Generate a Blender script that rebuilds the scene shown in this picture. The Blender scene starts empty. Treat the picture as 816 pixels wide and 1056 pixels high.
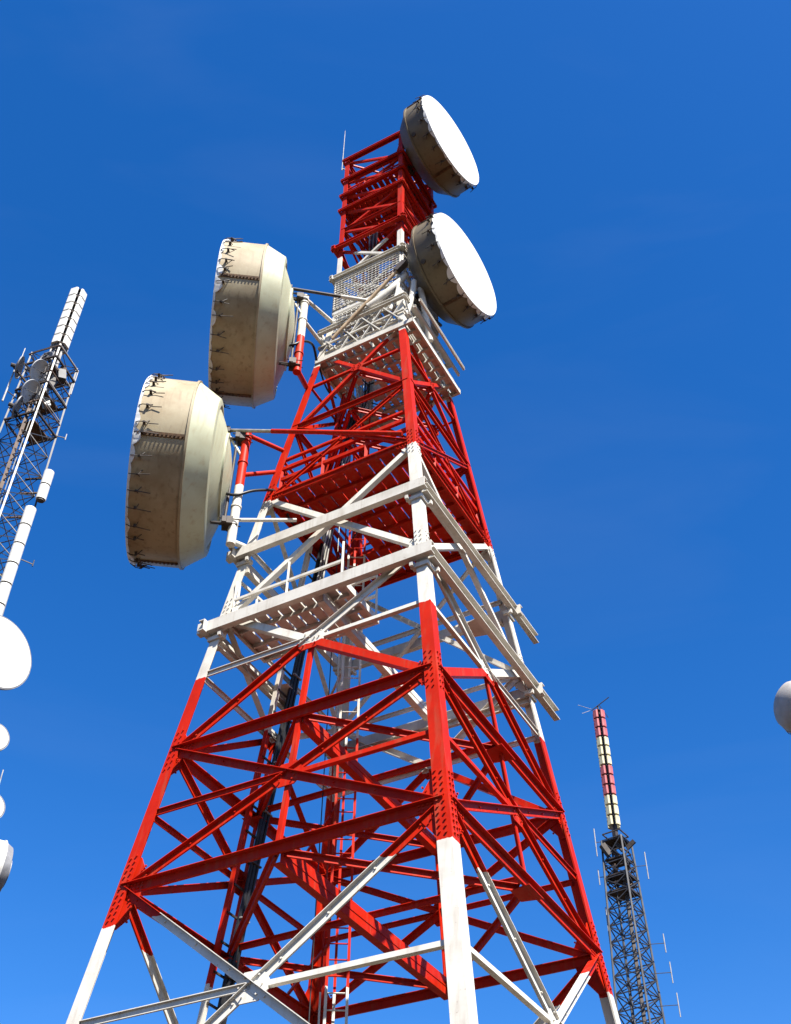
import bpy, bmesh, math, random
from mathutils import Vector as V, Matrix
random.seed(7)
R = math.radians
scene = bpy.context.scene
C = scene.collection

# ------------------------------------------------------------------ camera
# eye level is z = 0, the ground lies 1.6 m below it
cam_data = bpy.data.cameras.new('camera')
cam = bpy.data.objects.new('camera', cam_data)
C.objects.link(cam)
fw = V((0.01274939, 0.70909331, 0.70499939))
rt = V((0.99957549, -0.02751015, 0.00959332))
up = V((-0.0261972, -0.7045778, 0.70914303))
cam.matrix_world = Matrix(((rt.x, up.x, -fw.x, 0), (rt.y, up.y, -fw.y, -19.5), (rt.z, up.z, -fw.z, 0), (0, 0, 0, 1)))
cam_data.sensor_fit = 'VERTICAL'
cam_data.sensor_height = 36
cam_data.lens = 1183.8 / 1056 * 36
cam_data.clip_start = 0.1
cam_data.clip_end = 20000
scene.camera = cam
scene.render.resolution_x = 791
scene.render.resolution_y = 1024

# ------------------------------------------------------------------ sky, sun, exposure
SUN_EL, SUN_AZ = 52.0, 28.0          # azimuth: degrees to the right of straight behind the camera
world = bpy.data.worlds.new('World')
scene.world = world
world.use_nodes = True
wn = world.node_tree
wn.nodes.clear()
sky = wn.nodes.new('ShaderNodeTexSky')
sky.sky_type = 'NISHITA'
sky.sun_disc = False
sky.sun_elevation = R(SUN_EL)
sky.sun_rotation = R(180 - SUN_AZ)
sky.altitude = 600
sky.air_density = 1.0
sky.dust_density = 0.6
sky.ozone_density = 4.0
hsv = wn.nodes.new('ShaderNodeHueSaturation')
hsv.inputs['Saturation'].default_value = 1.34
hsv.inputs['Hue'].default_value = 0.509
bg = wn.nodes.new('ShaderNodeBackground')
bg.inputs['Strength'].default_value = 0.0705
wo = wn.nodes.new('ShaderNodeOutputWorld')
wn.links.new(sky.outputs[0], hsv.inputs['Color'])
tc = wn.nodes.new('ShaderNodeTexCoord')
cmap = wn.nodes.new('ShaderNodeMapping'); cmap.inputs['Scale'].default_value = (1.2, 3.5, 7.0); cmap.inputs['Rotation'].default_value = (0.5, 0.3, 0.4)
cn = wn.nodes.new('ShaderNodeTexNoise'); cn.inputs['Scale'].default_value = 1.6; cn.inputs['Detail'].default_value = 7; cn.inputs['Distortion'].default_value = 0.6
cr_ = wn.nodes.new('ShaderNodeMapRange'); cr_.inputs['From Min'].default_value = 0.50; cr_.inputs['From Max'].default_value = 0.85; cr_.inputs['To Max'].default_value = 0.022
cm = wn.nodes.new('ShaderNodeMix'); cm.data_type = 'RGBA'; cm.inputs[7].default_value = (4.2, 4.6, 5.2, 1)
wn.links.new(tc.outputs['Generated'], cmap.inputs[0]); wn.links.new(cmap.outputs[0], cn.inputs['Vector'])
wn.links.new(cn.outputs[0], cr_.inputs['Value']); wn.links.new(cr_.outputs[0], cm.inputs[0])
wn.links.new(hsv.outputs[0], cm.inputs[6]); wn.links.new(cm.outputs[2], bg.inputs['Color'])
wn.links.new(bg.outputs[0], wo.inputs['Surface'])

sd = bpy.data.lights.new('sun', 'SUN')
sd.energy = 5.0
sd.angle = R(0.5)
sd.color = (1.0, 0.95, 0.86)
sun = bpy.data.objects.new('sun', sd)
C.objects.link(sun)
sdir = V((math.sin(R(SUN_AZ)) * math.cos(R(SUN_EL)), -math.cos(R(SUN_AZ)) * math.cos(R(SUN_EL)), math.sin(R(SUN_EL))))
sun.rotation_euler = sdir.to_track_quat('Z', 'Y').to_euler()
sun.location = sdir * 200

vs = scene.view_settings
vs.view_transform = 'Standard'
vs.look = 'None'
vs.exposure = 1.7
scene.cycles.diffuse_bounces = 2
vs.gamma = 1.0
vs.use_curve_mapping = False

# ------------------------------------------------------------------ materials
def new_mat(name, rough=0.5, metal=0.0):
    m = bpy.data.materials.new(name)
    m.use_nodes = True
    n = m.node_tree
    b = n.nodes['Principled BSDF']
    b.inputs['Roughness'].default_value = rough
    b.inputs['Metallic'].default_value = metal
    b.inputs['Specular IOR Level'].default_value = 0.3
    return m, n, b

def noise(n, scale, detail=4, coord='Object', rough=0.6):
    t = n.nodes.new('ShaderNodeTexNoise')
    t.inputs['Scale'].default_value = scale
    t.inputs['Detail'].default_value = detail
    t.inputs['Roughness'].default_value = rough
    if coord == 'World':
        g = n.nodes.new('ShaderNodeNewGeometry')
        n.links.new(g.outputs['Position'], t.inputs['Vector'])
    else:
        c = n.nodes.new('ShaderNodeTexCoord')
        n.links.new(c.outputs['Object'], t.inputs['Vector'])
    return t

def ramp(n, src, stops, interp='LINEAR'):
    r = n.nodes.new('ShaderNodeValToRGB')
    r.color_ramp.interpolation = interp
    while len(r.color_ramp.elements) > 1:
        r.color_ramp.elements.remove(r.color_ramp.elements[0])
    r.color_ramp.elements[0].position = stops[0][0]
    r.color_ramp.elements[0].color = (*stops[0][1], 1)
    for p, c in stops[1:]:
        e = r.color_ramp.elements.new(p)
        e.color = (*c, 1)
    n.links.new(src, r.inputs[0])
    return r

def mix(n, fac, a, b, mode='MIX'):
    m = n.nodes.new('ShaderNodeMix')
    m.data_type = 'RGBA'
    m.blend_type = mode
    if isinstance(fac, (int, float)):
        m.inputs[0].default_value = fac
    else:
        n.links.new(fac, m.inputs[0])
    for k, x in ((6, a), (7, b)):
        if isinstance(x, tuple):
            m.inputs[k].default_value = (*x, 1)
        else:
            n.links.new(x, m.inputs[k])
    return m.outputs[2]

def bump(n, b, src, strength, dist=0.01):
    u = n.nodes.new('ShaderNodeBump')
    u.inputs['Strength'].default_value = strength
    u.inputs['Distance'].default_value = dist
    n.links.new(src, u.inputs['Height'])
    n.links.new(u.outputs[0], b.inputs['Normal'])

RED = (0.345, 0.0105, 0.0014)
WHT = (0.48, 0.455, 0.405)
BANDS = (8.4, 13.62, 18.86, 24.2, 29.65)      # heights where the aviation paint changes

def make_tower_paint():
    m, n, b = new_mat('aviation_paint', 0.5)
    b.inputs['Specular IOR Level'].default_value = 0.10
    g = n.nodes.new('ShaderNodeNewGeometry')
    s = n.nodes.new('ShaderNodeSeparateXYZ')
    n.links.new(g.outputs['Position'], s.inputs[0])
    jit = noise(n, 9, 2, 'World')
    ma = n.nodes.new('ShaderNodeMath'); ma.operation = 'MULTIPLY_ADD'
    n.links.new(jit.outputs[0], ma.inputs[0]); ma.inputs[1].default_value = 0.09
    n.links.new(s.outputs['Z'], ma.inputs[2])
    par = None
    for z in BANDS:
        gt = n.nodes.new('ShaderNodeMath'); gt.operation = 'GREATER_THAN'
        n.links.new(ma.outputs[0], gt.inputs[0]); gt.inputs[1].default_value = z + .045
        if par is None: par = gt.outputs[0]
        else:
            ad = n.nodes.new('ShaderNodeMath'); ad.operation = 'ADD'
            n.links.new(par, ad.inputs[0]); n.links.new(gt.outputs[0], ad.inputs[1]); par = ad.outputs[0]
    md = n.nodes.new('ShaderNodeMath'); md.operation = 'MODULO'
    n.links.new(par, md.inputs[0]); md.inputs[1].default_value = 2.0
    col = mix(n, md.outputs[0], WHT, RED)
    n1 = noise(n, 1.7, 5, 'World')
    tint = ramp(n, n1.outputs[0], [(0.3, (0.74, 0.72, 0.70)), (0.5, (0.95, 0.95, 0.95)), (0.72, (1.1, 1.12, 1.15))]).outputs[0]
    col = mix(n, 0.8, col, tint, 'MULTIPLY')
    # rain-washed grime running down the members
    gp = n.nodes.new('ShaderNodeMapping'); gp.inputs['Scale'].default_value = (11, 11, 0.8)
    n.links.new(g.outputs['Position'], gp.inputs[0])
    n3 = n.nodes.new('ShaderNodeTexNoise'); n3.inputs['Scale'].default_value = 1.0; n3.inputs['Detail'].default_value = 5
    n.links.new(gp.outputs[0], n3.inputs['Vector'])
    grime = ramp(n, n3.outputs[0], [(0.52, (0, 0, 0)), (0.74, (0.26, 0.26, 0.26))]).outputs[0]
    col = mix(n, grime, col, (0.16, 0.10, 0.055))
    n2 = noise(n, 14, 6, 'World', 0.75)
    spots = ramp(n, n2.outputs[0], [(0.63, (0, 0, 0)), (0.72, (0.8, 0.8, 0.8))]).outputs[0]
    col = mix(n, spots, col, (0.10, 0.045, 0.022))
    n.links.new(col, b.inputs['Base Color'])
    bump(n, b, n2.outputs[0], 0.12, 0.006)
    return m
PAINT = make_tower_paint()

def mottled(name, base, dark, rough, scale=2.5, metal=0.0, lo=0.38, hi=0.66, bmp=0.1):
    m, n, b = new_mat(name, rough, metal)
    t = noise(n, scale, 6)
    col = ramp(n, t.outputs[0], [(lo, dark), (hi, base)]).outputs[0]
    n.links.new(col, b.inputs['Base Color'])
    t2 = noise(n, scale * 12, 4)
    bump(n, b, t2.outputs[0], bmp, 0.01)
    return m

def make_drum_mat(name, base, dirt, rust):
    m, n, b = new_mat(name, 0.5)
    t = noise(n, 1.1, 6)
    col = ramp(n, t.outputs[0], [(0.32, dirt), (0.60, base)]).outputs[0]
    # long rain streaks
    c = n.nodes.new('ShaderNodeTexCoord')
    mp = n.nodes.new('ShaderNodeMapping'); mp.inputs['Scale'].default_value = (9, 9, 0.7)
    n.links.new(c.outputs['Object'], mp.inputs[0])
    t3 = n.nodes.new('ShaderNodeTexNoise'); t3.inputs['Scale'].default_value = 1.0; t3.inputs['Detail'].default_value = 5
    n.links.new(mp.outputs[0], t3.inputs['Vector'])
    f = ramp(n, t3.outputs[0], [(0.54, (0, 0, 0)), (0.76, (0.5, 0.5, 0.5))]).outputs[0]
    col = mix(n, f, col, rust)
    t2 = noise(n, 26, 5, rough=0.75)
    f2 = ramp(n, t2.outputs[0], [(0.68, (0, 0, 0)), (0.76, (0.8, 0.8, 0.8))]).outputs[0]
    col = mix(n, f2, col, (0.09, 0.05, 0.025))
    n.links.new(col, b.inputs['Base Color'])
    bump(n, b, t2.outputs[0], 0.06, 0.01)
    return m

DRUM = make_drum_mat('cream_drum_paint', (0.35, 0.36, 0.25), (0.29, 0.285, 0.19), (0.21, 0.15, 0.075))
SHRD = make_drum_mat('stained_shroud_paint', (0.27, 0.225, 0.142), (0.185, 0.135, 0.072), (0.085, 0.044, 0.016))
SHRD_SHADED = make_drum_mat('shaded_shroud_paint', (0.125, 0.098, 0.055), (0.078, 0.054, 0.027), (0.042, 0.023, 0.009))  # darker drum paint for the right pair: their shade is put into the colour
RADM = mottled('white_radome_fabric', (0.56, 0.56, 0.55), (0.52, 0.52, 0.51), 0.5, 1.0, bmp=0.03)
STEEL = mottled('dark_rusty_steel', (0.055, 0.042, 0.036), (0.022, 0.017, 0.015), 0.6, 6)
GALV = mottled('galvanised_pipe', (0.34, 0.33, 0.31), (0.20, 0.19, 0.17), 0.45, 4, 0.4)
TANP = mottled('weathered_tan_pipe', (0.40, 0.30, 0.19), (0.24, 0.16, 0.09), 0.55, 4)
CABLE = mottled('black_cable', (0.018, 0.018, 0.02), (0.008, 0.008, 0.009), 0.4, 5)
RUST = mottled('rusty_seam', (0.12, 0.065, 0.03), (0.05, 0.028, 0.014), 0.8, 8)
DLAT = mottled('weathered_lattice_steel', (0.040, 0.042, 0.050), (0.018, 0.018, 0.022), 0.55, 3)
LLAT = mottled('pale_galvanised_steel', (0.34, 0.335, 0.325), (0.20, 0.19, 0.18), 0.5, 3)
BRWN = mottled('rust_brown_steel', (0.10, 0.06, 0.04), (0.045, 0.028, 0.02), 0.7, 3)
WPAN = mottled('white_fibreglass', (0.50, 0.50, 0.48), (0.42, 0.41, 0.39), 0.45, 2)
CPAN = mottled('cream_fibreglass', (0.47, 0.44, 0.29), (0.38, 0.34, 0.21), 0.45, 2)
PPAN = mottled('faded_pink_fibreglass', (0.36, 0.095, 0.10), (0.27, 0.065, 0.07), 0.45, 2)
DISHW = mottled('white_dish_paint', (0.48, 0.485, 0.485), (0.38, 0.38, 0.375), 0.45, 2)
DISHM = mottled('mid_grey_dish_paint', (0.34, 0.32, 0.30), (0.27, 0.25, 0.23), 0.6, 2)
DISHG = mottled('grey_dish_paint', (0.22, 0.22, 0.23), (0.14, 0.14, 0.15), 0.5, 2)
CONC = mottled('concrete', (0.42, 0.40, 0.36), (0.30, 0.28, 0.25), 0.9, 2)
GRND = mottled('dry_earth', (0.05, 0.029, 0.012), (0.030, 0.018, 0.008), 0.95, 0.08, bmp=0.3)

# ------------------------------------------------------------------ mesh helpers
class MB:
    def __init__(s):
        s.v = []; s.f = []
    def loft(s, ring0, ring1):
        k = len(s.v); n = len(ring0)
        s.v += [tuple(p) for p in ring0] + [tuple(p) for p in ring1]
        for i in range(n):
            j = (i + 1) % n
            s.f.append((k + i, k + j, k + n + j, k + n + i))
        s.f.append(tuple(k + i for i in reversed(range(n))))
        s.f.append(tuple(k + n + i for i in range(n)))
        return s
    def prism(s, prof, p0, p1, A, B, prof1=None):
        p0, p1 = V(p0), V(p1)
        return s.loft([p0 + A * a + B * b for a, b in prof], [p1 + A * a + B * b for a, b in (prof1 or prof)])
    def bar(s, p0, p1, w, h, side=None):
        p0, p1 = V(p0), V(p1)
        x = (p1 - p0).normalized()
        side = V(side) if side is not None else (V((0, 0, 1)) if abs(x.z) < .9 else V((0, 1, 0)))
        a = x.cross(side).normalized(); b = a.cross(x)
        return s.prism([(-w / 2, -h / 2), (w / 2, -h / 2), (w / 2, h / 2), (-w / 2, h / 2)], p0, p1, a, b)
    def tube(s, p0, p1, r, n=8, r1=None):
        p0, p1 = V(p0), V(p1)
        x = (p1 - p0).normalized()
        q = V((0, 0, 1)) if abs(x.z) < .9 else V((0, 1, 0))
        a = x.cross(q).normalized(); b = a.cross(x)
        cs = [(math.cos(2 * math.pi * i / n), math.sin(2 * math.pi * i / n)) for i in range(n)]
        r1 = r if r1 is None else r1
        return s.prism([(r * c, r * t) for c, t in cs], p0, p1, a, b, [(r1 * c, r1 * t) for c, t in cs])
    def path(s, pts, r, n=7):
        pts = [V(p) for p in pts]; rings = []
        for i, p in enumerate(pts):
            d = (pts[min(i + 1, len(pts) - 1)] - pts[max(i - 1, 0)]).normalized()
            q = V((0, 0, 1)) if abs(d.z) < .95 else V((0, 1, 0))
            a = d.cross(q).normalized(); b = a.cross(d)
            rings.append([p + a * r * math.cos(2 * math.pi * k / n) + b * r * math.sin(2 * math.pi * k / n) for k in range(n)])
        k0 = len(s.v)
        for rg in rings: s.v += [tuple(p) for p in rg]
        for i in range(len(rings) - 1):
            for k in range(n):
                j = (k + 1) % n
                s.f.append((k0 + i * n + k, k0 + i * n + j, k0 + (i + 1) * n + j, k0 + (i + 1) * n + k))
        s.f.append(tuple(k0 + k for k in reversed(range(n))))
        s.f.append(tuple(k0 + (len(rings) - 1) * n + k for k in range(n)))
        return s
    def lathe(s, prof, n=64, closed=True):
        """profile of (radius, y) revolved about the Y axis"""
        k0 = len(s.v); m = len(prof); idx = []
        for r, y in prof:
            if r < 1e-6:
                idx.append([len(s.v)] * n); s.v.append((0, y, 0))
            else:
                b = len(s.v); idx.append([b + i for i in range(n)])
                for i in range(n):
                    a = 2 * math.pi * i / n
                    s.v.append((r * math.cos(a), y, r * math.sin(a)))
        rows = m if closed else m - 1
        for q in range(rows):
            A, B = idx[q], idx[(q + 1) % m]
            for i in range(n):
                j = (i + 1) % n
                f = []
                for x in (A[i], A[j], B[j], B[i]):
                    if x not in f: f.append(x)
                if len(f) > 2: s.f.append(tuple(f))
        return s
    def mesh(s, name, mat, smooth=None):
        me = bpy.data.meshes.new(name)
        me.from_pydata(s.v, [], s.f)
        bm = bmesh.new(); bm.from_mesh(me)
        bmesh.ops.recalc_face_normals(bm, faces=bm.faces)
        if smooth is not None:
            for f in bm.faces: f.smooth = True
            for e in bm.edges:
                if len(e.link_faces) == 2 and e.calc_face_angle(0) > R(smooth): e.smooth = False
        bm.to_mesh(me); bm.free()
        me.materials.append(mat)
        return me
    def build(s, name, mat, parent=None, kind=None, smooth=None):
        return place(name, s.mesh(name, mat, smooth), parent, None, kind)

def place(name, me, parent=None, mat4=None, kind=None):
    o = bpy.data.objects.new(name, me)
    C.objects.link(o)
    if parent: o.parent = parent
    if mat4 is not None: o.matrix_local = mat4
    if kind: o['kind'] = kind
    return o

def thing(name, label, cat, loc=(0, 0, 0), rotz=0.0, group=None):
    o = bpy.data.objects.new(name, None)
    C.objects.link(o)
    o.location = loc; o.rotation_euler = (0, 0, rotz)
    o.empty_display_size = 0.3
    o['label'] = label; o['category'] = cat
    if group: o['group'] = group
    return o

def tag(o, label, cat, group=None):
    o['label'] = label; o['category'] = cat
    if group: o['group'] = group
    return o

# ------------------------------------------------------------------ ground
GZ = -1.6
g = MB(); N = 96
rad = [0.0, 15, 40, 100, 300, 1000, 3000, 8000]
g.v.append((0, 0, GZ))
for r in rad[1:]:
    for i in range(N):
        a = 2 * math.pi * i / N
        g.v.append((r * math.cos(a), r * math.sin(a), GZ))
for i in range(N):
    g.f.append((0, 1 + i, 1 + (i + 1) % N))
    for q in range(len(rad) - 2):
        b0, b1 = 1 + q * N, 1 + (q + 1) * N
        g.f.append((b0 + i, b1 + i, b1 + (i + 1) % N, b0 + (i + 1) % N))
g.build('ground', GRND, kind='structure')

# ------------------------------------------------------------------ the great red and white tower
T = thing('lattice_tower', 'tall red and white four legged steel lattice tower in the centre of the picture', 'tower', (0, 0, 0))
PHI = 0.256824
WAIST = 26.69
def rad_at(z): return max(1.54, 5.9444 - 0.16505 * z)
def corner(k, z, r=None):
    """k: 0 front, 1 right, 2 back, 3 left"""
    a = PHI + (k % 4) * math.pi / 2
    r = rad_at(z) if r is None else r
    return V((r * math.sin(a), -r * math.cos(a), z))
def hdir(a, b): # horizontal unit from corner a to corner b
    d = corner(b, 0) - corner(a, 0); d.z = 0
    return d.normalized()
LT = 0.03          # leg flange thickness
def legw(z):
    return 0.30 - 0.0045 * (z + 1.6) if z <= WAIST else 0.15

# legs: steel angles, corner outwards
def leg_prof(w): return [(0, 0), (w, 0), (w, LT), (LT, LT), (LT, w), (0, w)]
for k in range(4):
    e1, e2 = hdir(k, k + 1), hdir(k, k - 1)
    mb = MB()
    mb.prism(leg_prof(legw(GZ)), corner(k, GZ + .25), corner(k, WAIST), e1, e2, leg_prof(legw(WAIST)))
    mb.build('leg', PAINT, T)
    mb = MB()
    mb.prism(leg_prof(0.15), corner(k, WAIST), corner(k, 35.62), e1, e2)
    mb.build('upper_leg', PAINT, T)
    # footing and base plate
    c = corner(k, GZ)
    mb = MB(); d = (c.normalized()); 
    q = V((c.x, c.y, GZ)) * 1.0 + (e1 + e2) * 0.12
    q.z = GZ
    mb.prism([(-.8, -.8), (.8, -.8), (.8, .8), (-.8, .8)], q - V((0, 0, .4)), q + V((0, 0, .22)), e1, e2,
             [(-.6, -.6), (.6, -.6), (.6, .6), (-.6, .6)])
    mb.build('footing', CONC, T)
    mb = MB()
    mb.prism([(-.35, -.35), (.35, -.35), (.35, .35), (-.35, .35)], q + V((0, 0, .222)), q + V((0, 0, .262)), e1, e2)
    mb.build('base_plate', GALV, T)

INSET = 0.065
def face_normal(a, b, z):
    A, B, D = corner(a, z), corner(b, z), corner(a, z + (.5 if z < WAIST - .5 else -.3))
    if z >= WAIST: D = corner(a, z + .5)
    n = (B - A).cross(D - A).normalized()
    if n.dot(A + B - V((0, 0, 2 * z))) < 0: n = -n
    return n
def fpt(a, b, z, t, off=-INSET):
    """point on a face, t from corner a to corner b, set back behind the leg flanges"""
    return corner(a, z).lerp(corner(b, z), t) + face_normal(a, b, z) * off

def tee(p0, p1, n, w, h, t=0.013, stem=0.04, flip=False):
    """two angles back to back: flange on the upper side, stem hanging in the plane of the face"""
    x = (p1 - p0).normalized()
    u = n.cross(x).normalized()
    if u.z < 0 or (abs(u.z) < .05 and flip): u = -u
    if flip: u = -u
    n2 = x.cross(u).normalized()
    o = h * .5
    prof = [(-w / 2, o), (w / 2, o), (w / 2, o - t), (stem / 2, o - t), (stem / 2, o - h), (-stem / 2, o - h), (-stem / 2, o - t), (-w / 2, o - t)]
    return MB().prism(prof, p0, p1, n2, u)
def angle(p0, p1, n, w, d=None, t=0.02, top=False):
    """single angle: flat flange on the outside of the face, other flange pointing inwards"""
    d = d or w
    x = (p1 - p0).normalized()
    u = n.cross(x).normalized()
    if u.z < 0: u = -u
    s = 1 if top else -1
    # outward flange at n offset 0, returning inwards along one edge
    prof = [(0, -w / 2), (0, w / 2), (-t, w / 2), (-t, -w / 2 + t), (-d, -w / 2 + t), (-d, -w / 2)]
    prof = [(a, b * (-1 if top else 1)) for a, b in prof]
    n2 = n - x * n.dot(x)
    return MB().prism(prof, p0, p1, n2.normalized(), u)
def ibeam(p0, p1, w, h, t=0.025):
    x = (p1 - p0).normalized(); s = x.cross(V((0, 0, 1))).normalized(); u = s.cross(x)
    a, b = w / 2, h / 2
    prof = [(-a, -b), (a, -b), (a, -b + t), (t / 2, -b + t), (t / 2, b - t), (a, b - t), (a, b), (-a, b), (-a, b - t), (-t / 2, b - t), (-t / 2, -b + t), (-a, -b + t)]
    return MB().prism(prof, p0, p1, s, u)
def channel(p0, p1, out, w, h, t=0.02):
    """channel whose flanges point along 'out' (a horizontal vector)"""
    u = V((0, 0, 1))
    prof = [(0, -h / 2), (w, -h / 2), (w, -h / 2 + t), (t, -h / 2 + t), (t, h / 2 - t), (w, h / 2 - t), (w, h / 2), (0, h / 2)]
    return MB().prism(prof, p0, p1, out, u)

def hex_bolts(mb, pts, n, r=0.024, h=0.026):
    q = V((0, 0, 1)); a = n.cross(q).normalized(); b = n.cross(a)
    prof = [(r * math.cos(i * math.pi / 3), r * math.sin(i * math.pi / 3)) for i in range(6)]
    for p in pts:
        mb.prism(prof, p, p + n * h, a, b)

LEV = [GZ + .45, 4.1, 9.08, 11.89, 15.30, 18.975, 21.62, 24.77, WAIST]
FACES = [(0, 3), (0, 1), (1, 2), (2, 3)]          # L-F, F-R, R-B, B-L
def node_gusset(k, other, z, big):
    """plate behind the leg flange at a joint, with its bolts"""
    a, b = k, other
    n = face_normal(a, b, z)
    e = hdir(a, b)
    L = (corner(k, z + .5) - corner(k, z - .5)).normalized()
    o = corner(k, z) - n * INSET
    s = {2: 1.0, 1: 0.72, 0: 0.45}[big]
    poly = [(.04, -.62), (.24, -.62), (.52, -.22), (.56, .02), (.50, .24), (.26, .60), (.04, .60)]
    poly = [(x * s, y * s) for x, y in poly]
    ring0 = [o + e * x + L * y - n * .011 for x, y in poly]
    ring1 = [o + e * x + L * y + n * .011 for x, y in poly]
    pl = MB().loft(ring0, ring1).build('gusset_plate', PAINT, T)
    if big:
        mb = MB(); w = legw(z)
        rows = 11 if big == 2 else 7
        pts = []
        for i in range(rows):
            y = (i / (rows - 1) - .5) * 1.16 * s
            for j in range(2):
                pts.append(corner(k, z) + e * (w * (.34 + .42 * j)) + L * (y + .03 * j))
        hex_bolts(mb, pts, n, .021 if big == 2 else .018)
        pts = []
        for i in range(4):      # along the horizontal
            for sg in (-1, 1):
                pts.append(o + e * (w + .05 + .075 * i) + L * (.035 * sg) + n * .02)
        for i in range(4):
            pts.append(o + e * ((w + .02 + .05 * i) * s + .02) - L * ((.16 + .075 * i) * s) + n * .011)
            pts.append(o + e * ((w + .02 + .05 * i) * s + .02) + L * ((.16 + .075 * i) * s) + n * .011)
        hex_bolts(mb, pts, n, .019)
        mb.build('bolts', PAINT, pl, kind='stuff')
def centre_gusset(a, b, z, t, s):
    n = face_normal(a, b, z); e = hdir(a, b); u = n.cross(e).normalized()
    o = fpt(a, b, z, t)
    poly = [(-.30, -.07), (-.16, -.24), (.16, -.24), (.30, -.07), (.30, .09), (.16, .24), (-.16, .24), (-.30, .09)]
    pl = MB().loft([o + e * x * s + u * y * s - n * .011 for x, y in poly], [o + e * x * s + u * y * s + n * .011 for x, y in poly]).build('gusset_plate', PAINT, T)
    mb = MB()
    hex_bolts(mb, [o + e * (x * s) + u * (y * s) + n * .02 for x, y in ((-.2, 0), (-.1, 0), (.1, 0), (.2, 0), (-.13, .15), (.13, .15), (-.13, -.15), (.13, -.15))], n, .017)
    mb.build('bolts', PAINT, pl, kind='stuff')

def xcross(a, b, z0, z1):
    """height and fraction where the two diagonals of a panel cross"""
    w0 = (corner(a, z0) - corner(b, z0)).length; w1 = (corner(a, z1) - corner(b, z1)).length
    s = w0 / (w0 + w1)
    return z0 + (z1 - z0) * s

for i in range(len(LEV) - 1):
    z0, z1 = LEV[i], LEV[i + 1]
    low = z0 < 11
    for (a, b) in FACES:
        zm = (z0 + z1) / 2
        n = face_normal(a, b, zm)
        wd = 0.17 if z0 < 12 else (0.14 if z0 < 18 else 0.11)
        if z0 > 24: wd = .09
        zx = xcross(a, b, z0, z1)
        sfrac = lambda z: (z - z0) / (z1 - z0)
        X = fpt(a, b, zx, .5)
        d0, d1 = .35 / max(4, (corner(a, z0) - corner(b, z1)).length), 0
        # rising away from corner a to corner b, and the other way
        pA0, pA1 = fpt(a, b, z0, .02), fpt(a, b, z1, .98)
        pB0, pB1 = fpt(a, b, z0, .98), fpt(a, b, z1, .02)
        for q, (p0, p1) in enumerate(((pA0, pA1), (pB0, pB1))):
            sh = n * (.0 if q == 0 else -.024)
            if low or (z0 < 15 and q == 1) or 18 < z0 < 21:
                mb = tee(p0 + sh, p1 + sh, n, wd, wd * .8, stem=.036 - .006 * q)
                # stitch bolts
                L = (p1 - p0).length; m = int(L / .9)
                hex_bolts(mb, [p0 + sh + (p1 - p0) * ((j + .5) / m) + n * .014 for j in range(m)], n, .018)
            else:
                mb = angle(p0 + sh + n * .012, p1 + sh + n * .012, n, wd * .95, wd * .8)
            mb.build('diagonal_brace', PAINT, T)
        # mid-panel struts from the crossing to the legs
        ws = .085 if z0 < 18 else .07
        if i > 0 and i < len(LEV) - 2:
            for c, t in ((a, 0.03), (b, .97)):
                p1 = fpt(a, b, zx, t)
                if z0 < 18 and c != 0: tee(X + n * .003, p1 + n * .003, n, ws * 1.35, ws * 1.2, stem=.03).build('mid_strut', PAINT, T)
                else: angle(X + n * .01, p1 + n * .01, n, ws, ws).build('mid_strut', PAINT, T)
        if i < len(LEV) - 2:
            centre_gusset(a, b, zx, .5, 1.0 if z0 < 15 else .6)
        # hangers from the crossing to the middle of the horizontals
        if 2 <= i <= 3:
            for zz in (z0, z1):
                if i == 3 and zz == z1: continue
                p1 = fpt(a, b, zz, .5)
                angle(X - n * .03, p1 - n * .03, n, .085, .085).build('hanger', PAINT, T)
    if i == 0: continue
for i, z in enumerate(LEV[1:], 1):
    for (a, b) in FACES:
        n = face_normal(a, b, z - .01 if i == len(LEV) - 1 else z)
        p0, p1 = fpt(a, b, z, .015), fpt(a, b, z, .985)
        if i in (2, 3): mb = tee(p0, p1, n, .23, .17, t=.014, stem=.05)
        elif i == 4: mb = tee(p0, p1, n, .09, .09)
        elif i == 6: mb = tee(p0, p1, n, .16, .13)
        else: mb = tee(p0, p1, n, .13, .11)
        mb.build('horizontal_beam', PAINT, T)
    big = {1: 1, 2: 2, 3: 1, 4: 1, 5: 1, 6: 0, 7: 0}.get(i, 0)
    for k in range(4):
        for o in (k + 1, k - 1):
            node_gusset(k, o % 4, z, big)

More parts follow.
